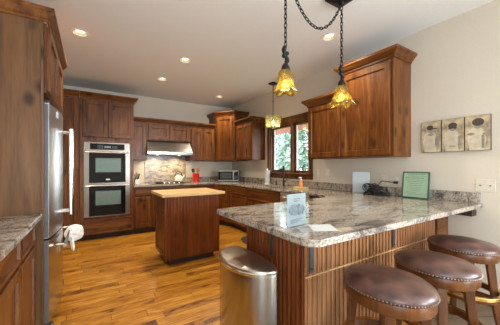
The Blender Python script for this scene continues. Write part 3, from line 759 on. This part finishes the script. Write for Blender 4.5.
# ------------------------------------------------------------------ bar stools
def stool():
    t = thing('bar_stool', '', 'stool')
    sr = .213
    sb = bm_new(); lathe(sb, [(.02, .698), (.09, .696), (.15, .690), (.188, .680), (.207, .666), (.213, .652), (.211, .640), (.203, .634), (.1, .634)][::-1], n=48)
    obj('seat_cushion', sb, LEATHER, t, True)
    nb = bm_new(); n = 84
    for i in range(n):
        a = 2*PI*i/n; sphere(nb, (.212*math.cos(a), .212*math.sin(a), .642), .0046, 6)
    obj('nailhead_trim', nb, NAIL, t, True)
    ab = bm_new(); lathe(ab, [(.205, .633), (.208, .62), (.208, .59), (.2, .575), (.165, .575), (.165, .633)], n=48, cap0=False, cap1=False)
    obj('apron', ab, STOOLW, t, True)
    for k in range(4):
        a = math.radians(30+90*k); ca, sa = math.cos(a), math.sin(a)
        lb = bm_new(); loops = []
        for z, rr, hwid in ((.632, .150, .024), (.575, .155, .0235), (.36, .178, .021), (.15, .202, .019), (0, .225, .018)):
            c = Vector((rr*ca, rr*sa, z)); u = Vector((ca, sa, 0)); v = Vector((-sa, ca, 0))
            loops.append([c+u*hwid+v*hwid, c-u*hwid+v*hwid, c-u*hwid-v*hwid, c+u*hwid-v*hwid])
        rings(lb, loops); obj('leg', lb, STOOLW, t, bevel=.004)
    rb = bm_new(); n = 48
    lathe(rb, [(.199, .345), (.219, .345), (.223, .335), (.223, .310), (.219, .302), (.199, .302), (.199, .345)], n=n, cap0=False, cap1=False)
    ro = obj('foot_ring', rb, STOOLW, t, True)
    bb_ = bm_new(); lathe(bb_, [(.203, .3455), (.2235, .3455), (.2255, .343), (.2255, .325), (.2235, .325)], n=n, cap0=False, cap1=False)
    obj('brass_strip', bb_, BRASS, ro, True)
    t.scale = (.9, 1.05, 1)
    return t
def copy_thing(src, label, loc, rz):
    r = src.copy(); COL.objects.link(r); r.location = loc; r.rotation_euler = (0, 0, rz); r['label'] = label
    for ch in list(src.children):
        c = ch.copy(); COL.objects.link(c); c.parent = r
        for g in ch.children:
            d = g.copy(); COL.objects.link(d); d.parent = c
    return r
st0 = stool(); st0['group'] = 'bar stools at the peninsula'
st0['label'] = 'nearest round leather bar stool, in front at the bottom of the view'
st0.location = (1.30, .728, 0)
copy_thing(st0, 'middle round leather bar stool of the row along the beadboard', (1.81, .715, 0), 0)
copy_thing(st0, 'farthest round leather bar stool, next to the wall under the bar end', (2.43, .775, 0), 0)

# ------------------------------------------------------------------ lamps
for (x, y), lab in zip(CANS, ('recessed ceiling light nearest the refrigerator', 'recessed ceiling light in the middle of the kitchen, above the island', 'recessed ceiling light nearest the ovens', 'recessed ceiling light near the corner cabinet', 'recessed ceiling light beside the hanging chain')):
    t = thing('recessed_light', lab, 'ceiling light', (x, y, CH), 0, 'recessed ceiling lights')
    tr = bm_new(); lathe(tr, [(.066, .0), (.068, -.004), (.088, -.006), (.092, -.0005)], n=28, cap0=False, cap1=False); obj('trim_ring', tr, TRIMW, t, True)
    bf = bm_new(); lathe(bf, [(.0665, .001), (.066, .055), (.05, .09)], n=28, cap0=False, cap1=True); obj('baffle', bf, BAFFLE, t, True)
    ln = bm_new(); lathe(ln, [(.047, .045), (.045, .024), (.026, .018)], n=24); obj('lamp_lens', ln, LAMPGLOW, t, True)
    d = bpy.data.lights.new('can_lamp', 'SPOT'); d.energy = CAN_POWER*4; d.color = (1, .86, .64); d.spot_size = 2.3; d.spot_blend = .8; d.shadow_soft_size = .045
    lo = bpy.data.objects.new('can_lamp', d); lo.parent = t; lo.location = (0, 0, -.01); COL.objects.link(lo)

def chain_bm(pts, size=.0165):
    """alternating oval links along a polyline resampled at link spacing"""
    bm = bm_new(); P = [Vector(p) for p in pts]; seg = []; step = size*2.1
    acc = 0; out = [P[0].copy()]
    for a, b in zip(P, P[1:]):
        L_ = (b-a).length; pos = step-acc
        while pos < L_: out.append(a.lerp(b, pos/L_)); pos += step
        acc = L_-(pos-step)
    for i in range(len(out)-1):
        c = (out[i]+out[i+1])/2; t = (out[i+1]-out[i]).normalized()
        u = t.cross(Vector((0, 1, 0)) if abs(t.y) < .9 else Vector((1, 0, 0))).normalized(); v = t.cross(u)
        w = u if i % 2 else v
        ring = [c+t*(size*1.45*math.cos(2*PI*k/10))+w*(size*.62*math.sin(2*PI*k/10)) for k in range(10)]
        tube(bm, ring, size*.24, 5, closed=True)
    return bm
def bell_shade(wide):
    bm = bm_new(); n = 40; loops = []
    for r, z, fl in ((.028, .172, 0), (.044, .164, 0), (.054, .145, .01), (.060, .11, .03), (.066*wide, .075, .06), (.080*wide, .04, .14), (.100*wide, .012, .24)):
        lp = []
        for i in range(n):
            a = 2*PI*i/n; k = .5+.5*math.cos(5*a)
            rr = r*(1-fl*.55+fl*1.1*k); zz = z - (0.018*k*fl/.22)
            lp.append((rr*math.cos(a), rr*math.sin(a), zz))
        loops.append(lp)
    return rings(bm, loops, False, False)
def pendant(label, loc, ztop, wide=1.0):
    t = thing('pendant_lamp', label, 'pendant lamp', loc, .3, 'chain-hung pendants over the peninsula')
    o = obj('glass_shade', bell_shade(wide), AMBER, t, True); o.modifiers.new('s', 'SOLIDIFY').thickness = .004
    b = bm_new(); sphere(b, (0, 0, .066), .024, 14, (1, 1, 1.25)); obj('bulb', b, BULB, t, True)
    s = bm_new(); lathe(s, [(.016, .10), (.019, .125), (.03, .165), (.033, .182), (.024, .205), (.012, .22)], n=16); obj('socket', s, IRON, t, True)
    h = bm_new()
    pts = [(.022*math.sin(PI*2*k/24), 0, .215+.13*k/24) for k in range(25)]
    tube(h, pts, [.011+.006*abs(math.sin(PI*2*k/24)) for k in range(25)], 8)
    for sx, zc in ((.014, .235), (-.022, .268), (.022, .30), (-.014, .33)): sphere(h, (sx, 0, zc), .016, 10)
    obj('scroll_holder', h, IRON, t, True)
    obj('chain', chain_bm([(0, 0, .345), (0, 0, ztop-loc[2])]), IRON, t)
    d = bpy.data.lights.new('pendant_bulb', 'POINT'); d.energy = PENDANT_POWER; d.color = (1, .78, .4); d.shadow_soft_size = .03
    lo = bpy.data.objects.new('pendant_bulb', d); lo.parent = t; lo.location = (0, 0, .03); COL.objects.link(lo)
    return t
PZ = 1.80
p1 = pendant('amber glass pendant on the left chain, over the near end of the peninsula', (1.225, 1.445, PZ+.005), CH-.035, .88)
p2 = pendant('amber glass pendant on the right chain, hanging in front of the tall wall cabinet', (1.865, 1.445, PZ), 2.67, 1.1)
cn = thing('chandelier_canopy', 'dark square ceiling canopy from which the pendant chains hang', 'lamp canopy', (1.865, 1.445, CH))
cb_ = bm_new(); R_ = .085
rings(cb_, [[(s1*k, s2*k, z) for s1, s2 in ((-1, -1), (1, -1), (1, 1), (-1, 1))] for k, z in ((.10, -.001), (.10, -.012), (.02, -.048), (.012, -.066))])
obj('plate', cb_, IRON, cn)
pts = []
xa, za, xb, zb = 1.225-1.865, -.03, -.0, -.055
for i in range(41):
    u = i/40; x = xb+(xa-xb)*u; z = zb+(za-zb)*u - .315*4*u*(1-u)*(1.0) * (1.0)
    pts.append((x, 0.0, z))
sw = thing('swag_chain', 'looping dark chain hung between the ceiling canopy and a ceiling hook', 'chain', (1.865, 1.445, CH))
obj('links', chain_bm(pts), IRON, sw)
hk = bm_new(); tube(hk, [(1.225-1.865, 0, -.001), (1.225-1.865, 0, -.02), (1.225-1.865+.012, 0, -.032), (1.225-1.865, 0, -.04)], .004, 6)
obj('hook', hk, IRON, sw)

sp = thing('sink_pendant', 'square pale glass pendant on a straight rod above the sink', 'pendant lamp', (2.74, 3.57, 1.955), .15)
rb = bm_new(); tube(rb, [(0, 0, .16), (0, 0, CH-1.955-.02)], .007, 8); lathe(rb, [(.012, .45), (.014, .46), (.012, .47)], n=10); obj('rod', rb, BRONZE, sp)
obj('canopy', bx(-.06, .06, -.06, .06, CH-1.955-.025, CH-1.955-.001), BRONZE, sp, bevel=.006)
hb = bm_new(); loops = []
for r, z in ((.085, .01), (.097, .0), (.105, .05), (.11, .11), (.115, .16), (.13, .20)):
    lp = []
    for i in range(48):
        a = 2*PI*i/48; c, s = math.cos(a), math.sin(a); q = (abs(c)**5+abs(s)**5)**(-.2)
        wv = .014*math.cos(4*a)*(z/.2)**2
        lp.append((r*q*c, r*q*s, z+wv+.008*math.sin(9*a)*(z/.2)**2))
    loops.append(lp)
rings(hb, loops, False, False)
o = obj('glass_shade', hb, SEEDY, sp, True); o.modifiers.new('s', 'SOLIDIFY').thickness = .004
b = bm_new(); sphere(b, (0, 0, .09), .026, 14, (1, 1, 1.2)); obj('bulb', b, BULB, sp, True)
s = bm_new(); lathe(s, [(.018, .115), (.022, .14), (.022, .165), (.01, .175)], n=14); obj('socket', s, BRONZE, sp, True)
d = bpy.data.lights.new('sink_bulb', 'POINT'); d.energy = PENDANT_POWER; d.color = (1, .82, .5); d.shadow_soft_size = .03
lo = bpy.data.objects.new('sink_bulb', d); lo.parent = sp; lo.location = (0, 0, .045); COL.objects.link(lo)

# ------------------------------------------------------------------ things on the worktop
CZ = .9152
# knife block and knives
kbk = tag(obj('knife_block', rings(bm_new(), [[(.712, 5.25, CZ), (.79, 5.25, CZ), (.79, 5.40, CZ), (.712, 5.40, CZ)], [(.712, 5.24, 1.0), (.79, 5.24, 1.0), (.79, 5.38, 1.05), (.712, 5.38, 1.05)]]), WHITEP, bevel=.004), 'white knife block beside the oven tower', 'knife block')
for i, lab in enumerate(('leftmost', 'second from left', 'third from left', 'rightmost')):
    kb = bm_new(); x = .724+i*.018
    M = Matrix.Translation((x, 5.27+.02*(i % 2), 1.012+.01*(i % 2))) @ Matrix.Rotation(math.radians(16), 4, 'X') @ Matrix.Rotation(math.radians((i-1.5)*7), 4, 'Y')
    box(kb, -.0075, .0075, -.014, .014, .0, .105+.012*((i*2) % 3), M)
    tag(obj('knife', kb, BLACKP, bevel=.003), 'black-handled knife in the white block, '+lab, 'knife', 'knives in the block')
# kettle
kt = thing('kettle', 'cream kettle with black handle on the cooktop', 'kettle', (1.60, 5.42, .9435))
b = bm_new(); lathe(b, [(.07, 0), (.082, .012), (.084, .05), (.07, .10), (.045, .13), (.03, .135)], n=24); obj('body', b, CREAMW, kt, True)
b = bm_new(); lathe(b, [(.032, .1352), (.03, .142), (.008, .146), (.012, .16), (.004, .168)], n=14); obj('lid', b, BLACKP, kt, True)
b = bm_new(); tube(b, [(.066*math.cos(a)*1.15, 0, .10+.115*math.sin(a)) for a in [PI*k/14 for k in range(15)]], .0085, 8); obj('handle', b, BLACKP, kt, True)
b = bm_new(); tube(b, [(.07, 0, .06), (.105, 0, .095), (.125, 0, .135)], [.022, .015, .010], 10); obj('spout', b, CREAMW, kt, True)
# red crock with utensils
cr = bm_new(); lathe(cr, [(.06, 0), (.068, .004), (.074, .175), (.078, .19), (.071, .19), (.066, .01)], (1.99, 5.42, CZ), 24)
tag(obj('utensil_crock', cr, RED, smooth=True), 'bright red crock holding cooking utensils', 'crock')
for i, (ax, ay, kind, lab, mt) in enumerate(((-1, -.6, 0, 'dark spatula leaning left out of the red crock', BLACKP), (-.55, 1, 1, 'wooden spoon leaning left in the red crock', MAPLE), (.35, -1, 0, 'wooden spatula standing upright in the red crock', MAPLE), (.9, .8, 1, 'red spoon leaning right in the red crock', RED))):
    b = bm_new(); M = Matrix.Translation((1.99+ax*.018, 5.42+ay*.014, CZ+.022)) @ Matrix.Rotation(ax*.24, 4, 'Y') @ Matrix.Rotation(-ay*.1, 4, 'X')
    tube(b, [M @ Vector((0, 0, z)) for z in (0, .1, .2)], .005, 7)
    if kind == 0: box(b, -.03, .03, -.004, .004, .2, .285, M)
    else:
        k0 = len(b.verts); sphere(b, (0, 0, 0), 1, 10)
        b.verts.ensure_lookup_table()
        for v in b.verts[k0:]: v.co = M @ Vector((v.co.x*.03, v.co.y*.010, .235+v.co.z*.042))
    tag(obj('cooking_utensil', b, mt, smooth=True), lab, 'utensil', 'utensils in the red crock')
# microwave
mw = thing('microwave', 'compact silver and black microwave oven in the corner of the worktop', 'microwave', (2.655, 5.13, CZ), math.radians(-33))
obj('case', bx(-.235, .235, 0, .30, .012, .26), STEELH, mw, bevel=.008)
fd = bm_new(); box(fd, -.228, .112, -.018, -.0005, .04, .235); do_ = obj('door', fd, BLACKG, mw, bevel=.004)
obj('window', bx(-.18, .07, -.0195, -.0182, .07, .205), MWWIN, do_)
obj('control_panel', bx(.128, .228, -.016, -.0005, .04, .235), BLACKG, mw, bevel=.003)
b = bm_new()
for i in range(3):
    for j in range(3): box(b, .14+i*.021, .154+i*.021, -.0175, -.0162, .07+j*.025, .085+j*.025)
obj('keypad', b, DKSTEEL, mw)
b = bm_new(); tube(b, [(.112, -.04, .06), (.112, -.04, .2)], .008, 8); box(b, .106, .118, -.04, -.0005, .06, .07); box(b, .106, .118, -.04, -.0005, .19, .2); obj('handle', b, CHROME, mw, True)
b = bm_new()
for x in (-.19, .19):
    for y in (.03, .27): lathe(b, [(.014, 0), (.014, .0118)], (x, y, 0), 10)
obj('foot', b, BLACKP, mw)
# paper towel on a stand, faucet, soap
pt = thing('paper_towel', 'white paper towel roll standing left of the sink', 'paper towel', (2.93, 4.00, CZ))
b = bm_new(); lathe(b, [(.05, .016), (.05, .27), (.018, .27), (.018, .262)], n=24); obj('roll', b, PAPER, pt, True)
b = bm_new(); lathe(b, [(.06, 0), (.06, .008), (.056, .0152)], n=24); obj('base', b, WHITEP, pt, True)
b = bm_new(); tube(b, [(0, 0, .271), (0, 0, .305)], .006, 8); obj('post', b, CHROME, pt, True)
fc = thing('kitchen_faucet', 'tall dark bronze faucet behind the sink', 'faucet', (2.925, 3.50, CZ))
b = bm_new(); lathe(b, [(.028, 0), (.028, .01), (.02, .02), (.018, .12), (.014, .14)], n=16); obj('base', b, BRONZE, fc, True)
b = bm_new(); tube(b, [(0, 0, .13), (0, 0, .33), (-.004, 0, .348), (-.02, 0, .352)], [.021, .021, .018, .010], 12); tube(b, [(-.01, 0, .30), (-.09, 0, .285), (-.17, 0, .25)], [.016, .015, .014], 10); obj('spout', b, BRONZE, fc, True)
b = bm_new(); tube(b, [(0, -.02, .075), (0, -.05, .085), (-.01, -.1, .12)], [.011, .009, .006], 8); obj('lever', b, BRONZE, fc, True)
b = bm_new(); lathe(b, [(.017, 0), (.017, .012), (.009, .02), (.009, .07), (.011, .075), (.004, .082)], (2.925, 3.72, CZ), 12); tube(b, [(2.925, 3.72, CZ+.07), (2.88, 3.72, CZ+.075)], .005, 6)
tag(obj('soap_dispenser', b, BRONZE, smooth=True), 'small dark built-in soap dispenser left of the faucet', 'soap dispenser')
tag(obj('soap_tray', rings(bm_new(), [[(2.80+.07*sx, 2.935+.11*sy, CZ+z) for sx, sy in ((-k, -k), (k, -k), (k, k), (-k, k))] for k, z in ((.9, 0), (1, .022), (.92, .022), (.86, .008))]), YELLOW, bevel=.004), 'pale yellow tray under the orange soap bottle', 'tray')
sp_ = thing('soap_bottle', 'orange hand soap bottle with white pump on the yellow tray', 'soap bottle', (2.80, 2.93, CZ+.0087))
b = bm_new(); lathe(b, [(.03, 0), (.036, .008), (.037, .05), (.030, .085), (.014, .11), (.014, .12)], n=20); obj('bottle', b, ORANGE, sp_, True)
b = bm_new(); lathe(b, [(.017, .1205), (.017, .135), (.006, .14), (.006, .16)], n=12); tube(b, [(.008, 0, .163), (-.045, 0, .158)], .008, 8); obj('pump', b, WHITEP, sp_, True)

# sign stands
def sign_stand(name, label, loc, rz, w, h, depth, card_mat):
    t = thing(name, label, 'sign holder', loc, rz)
    tilt = .03
    b = bm_new(); box(b, -w/2, w/2, -.003, -.0005, .003, h); box(b, -w/2, w/2, -.0005, depth, 0, .003); obj('acrylic_holder', b, ACRYL, t)
    c = obj('card', bx(-w/2+.003, w/2-.003, 0.0, .0012, .0035, h-.003), card_mat, t)
    return t, c
t, c = sign_stand('brochure_holder', 'clear acrylic holder with pale blue picture card on the near corner of the peninsula', (.995, 1.075, CZ), math.radians(10), .178, .188, .07, BLUEPAPER)
b = bm_new()
box(b, -.05, -.005, -.0045, -.0032, .07, .125); box(b, .01, .055, -.0045, -.0032, .065, .115)
for k in range(10):
    a = k*.628; sphere(b, (-.0+.06*math.cos(a), -.0038, .095+.018*math.sin(a)), .014, 8, (1, .06, 1.1))
obj('picture_print', b, plain('grey_blue_print', (.09, .11, .12), .5, noise=.5, scale=60), c)
for k, w_ in enumerate((.05, .035)): obj('text_line', bx(-.025, -.025+w_, -.0045, -.0032, .155-k*.012, .159-k*.012), INKB, c)
for k in range(3): obj('text_line', bx(-.06, .05-.02*k, -.0045, -.0032, .04-k*.008, .043-k*.008), INKB, c)
t, c = sign_stand('sign_holder', 'white sheet in a clear stand against the wall, left of the black cord', (2.925, 1.97, CZ), math.radians(-62), .205, .275, .05, PAPER)
FAINT = plain('faint_print', (.55, .55, .55), .6)
for k in range(7): obj('text_line', bx(-.06+.01*(k % 3), .06-.012*(k % 2), -.0045, -.0032, .21-k*.022, .2125-k*.022), FAINT, c)
def flat_sheet(name, pts, z, mat, label, cat, group=None):
    b = bm_new(); rings(b, [[(x, y, z) for x, y in pts], [(x, y, z+.0012) for x, y in pts]]); return tag(obj(name, b, mat), label, cat, group)
flat_sheet('paper_sheet', [(.985, .935), (1.105, .872), (1.185, 1.0), (1.065, 1.06)], CZ+.0016, PAPER, 'white sheet lying flat on the bar in front of the acrylic holder', 'paper', 'loose sheets on the bar')
flat_sheet('paper_sheet', [(.925, .965), (.995, .93), (1.03, 1.01), (.965, 1.045)], CZ, BLUEPAPER, 'small bluish leaflet lying at the foot of the acrylic holder', 'paper', 'loose sheets on the bar')
flat_sheet('paper_sheet', [(1.10, .862), (1.20, .85), (1.235, .90), (1.14, .925)], CZ, SEPIA, 'brown patterned card partly under the white sheet', 'paper', 'loose sheets on the bar')
# black cord pile with plug
cd = thing('coiled_cord', 'tangled black power cord heaped against the backsplash', 'cord', (2.93, 1.76, CZ))
rnd = random.Random(11); b = bm_new()
pts = []
for i in range(320):
    a = i*.29; r_ = .052+.040*math.sin(i*.071)+.02*math.sin(i*.23)
    pts.append((.62*r_*math.cos(a)-.03, 1.45*r_*math.sin(a)+.03*math.sin(i*.05), .010+.125*(.5+.5*math.sin(i*.31+i*.013))*(.35+.65*(.5+.5*math.sin(i*.043)))))
tube(b, pts, .0058, 6); obj('coil', b, BLACKP, cd, True)
b = bm_new(); box(b, -.06, .02, -.15, -.07, .0, .045); obj('power_adapter', b, BLACKP, cd, bevel=.008)
b = bm_new(); tube(b, [(.03, -.0, .08), (.05, .005, .13), (.065, -.02, .165), (.072, -.06, .165), (.078, -.12, .158), (.082, -.165, .155)], .005, 7); obj('lead', b, BLACKP, cd, True)
obj('plug', bx(.072, .102, -.20, -.155, .14, .17), BLACKP, cd, bevel=.006)
# green certificate
gc = thing('certificate_frame', 'pale green certificate in a dark frame leaning on the wall', 'frame', (2.955, 1.352, CZ), RZ+.02)
M = Matrix.Rotation(-.13, 4, 'X')
b = bm_new(); w_, h_ = .265, .285
for q in ((-w_/2, -w_/2+.012, 0, h_), (w_/2-.012, w_/2, 0, h_), (-w_/2+.012, w_/2-.012, 0, .012), (-w_/2+.012, w_/2-.012, h_-.012, h_)): box(b, q[0], q[1], -.006, .012, q[2], q[3], M)
obj('frame', b, DKGREEN, gc, bevel=.002)
b = bm_new(); box(b, -w_/2+.012, w_/2-.012, 0, .008, .012, h_-.012, M); sh = obj('sheet', b, GREEN, gc)
rnd = random.Random(3)
for k, (cx, wd, hh) in enumerate(((0, .17, .007), (0, .20, .003), (-.01, .19, .006), (0, .2, .003), (0, .16, .004), (0, .12, .003), (0, .13, .003), (0, .11, .003), (0, .1, .003), (0, .09, .003), (-.04, .10, .003), (0, .15, .003))):
    zz = .255-k*.0195; x = cx-wd/2; b = bm_new()
    while x < cx+wd/2:
        l_ = rnd.uniform(.008, .024); box(b, x, min(x+l_, cx+wd/2), -.0012, -.0002, zz, zz+hh, M); x += l_+.005
    obj('text_line', b, INK, sh)

# ------------------------------------------------------------------ wall plates and pictures
def plate(label, y, z, w, h, kind):
    t = thing('wall_plate', label, 'outlet', (W-.0005, y, z), RZ, 'outlet and jack plates on the window wall')
    obj('cover', bx(-w/2, w/2, -.007, 0, -h/2, h/2), CREAMP, t, bevel=.003)
    b = bm_new()
    if kind == 'jack':
        b.free()
        for x in (-w/4, w/4):
            b = lathe(bm_new(), [(.007, 0), (.006, .012)], (0, 0, 0), 10)
            for v in b.verts: v.co = Vector((v.co.x+x, -.0072-v.co.z, v.co.y))
            obj('jack', b, NAIL, t)
    else:
        for zz in (-.022, .022): box(b, -.014, .014, -.0095, -.0072, zz-.015, zz+.015)
        so_ = obj('receptacle', b, WHITEP, t, bevel=.002)
        b = bm_new()
        for zz in (-.022, .022):
            for x in (-.006, .006): box(b, x-.0012, x+.0012, -.0102, -.0097, zz-.006, zz+.006)
        obj('slot', b, INKB, so_)
plate('cream double jack plate on the bare wall right of the backsplash', .797, 1.083, .14, .115, 'jack')
plate('cream outlet plate with the black plug in it', 1.575, 1.09, .075, .115, 'outlet')
plate('cream outlet plate just behind the black cord, left of the plugged one', 1.735, 1.09, .075, .115, 'outlet')
plate('cream outlet plate close to the window casing', 2.80, 1.16, .07, .115, 'outlet')
plate('cream outlet plate below the lower wall cabinet, second from the window', 2.62, 1.16, .07, .115, 'outlet')
def canvas(label, y, fig):
    t = thing('canvas_picture', label, 'picture', (W-.001, y, 1.405), RZ, 'canvas pictures on the right wall')
    w_, h_ = .183, .325
    obj('canvas', bx(-w_/2, w_/2, -.03, 0, 0, h_), SEPIAD, t, bevel=.002)
    pr = obj('print', bx(-w_/2+.002, w_/2-.002, -.0315, -.0302, .002, h_-.002), SEPIA, t)
    def disc(b, x, z, rx, rz): sphere(b, (x, -.0318, z), 1, 14, (rx, .0008, rz))
    b = bm_new(); disc(b, -.005, .10, .07, .10); disc(b, -.01, .16, .06, .06); box(b, -.06, .05, -.0324, -.0316, .003, .08); obj('jacket_print', b, SEPIAL, pr, True)
    b = bm_new(); disc(b, 0, .225, .026, .036); obj('face_print', b, SEPIAG, pr, True)
    b = bm_new()
    if fig == 0: disc(b, -.008, .258, .032, .026); box(b, .0, .058, -.0329, -.0322, .24, .252)
    elif fig == 1: disc(b, 0, .255, .038, .03); disc(b, -.02, .232, .014, .012); disc(b, .02, .232, .014, .012)
    else: disc(b, .005, .262, .045, .036)
    for v in b.verts: v.co.y -= .0006
    obj('cap_print', b, SEPIAD, pr, True)
    b = bm_new()
    if fig == 0: disc(b, .055, .11, .018, .06); disc(b, .0, .185, .03, .014)
    elif fig == 1: box(b, .045, .06, -.0329, -.0322, .02, .15); disc(b, .0, .05, .03, .006)
    else: disc(b, -.045, .155, .03, .013); disc(b, .06, .15, .025, .012); box(b, .03, .05, -.0329, -.0322, .02, .14)
    for v in b.verts: v.co.y -= .0004
    obj('figure_print', b, SEPIAG, pr, True)
canvas('left sepia canvas of the three, a figure in a peaked cap', 1.222, 0)
canvas('middle sepia canvas of the three, a figure in goggles', 1.034, 1)
canvas('right sepia canvas of the three, a dark-haired figure with arms spread', .846, 2)

# floor mat at the sink
mb_ = bm_new(); lathe(mb_, [(.23, 0), (.235, .004), (.225, .009)], n=32)
for v in mb_.verts: v.co.y *= 1.5
tag(obj('floor_mat', mb_, MATD, loc=(2.36, 3.52, .0008), smooth=True), 'dark oval mat on the wood floor in front of the sink', 'mat')
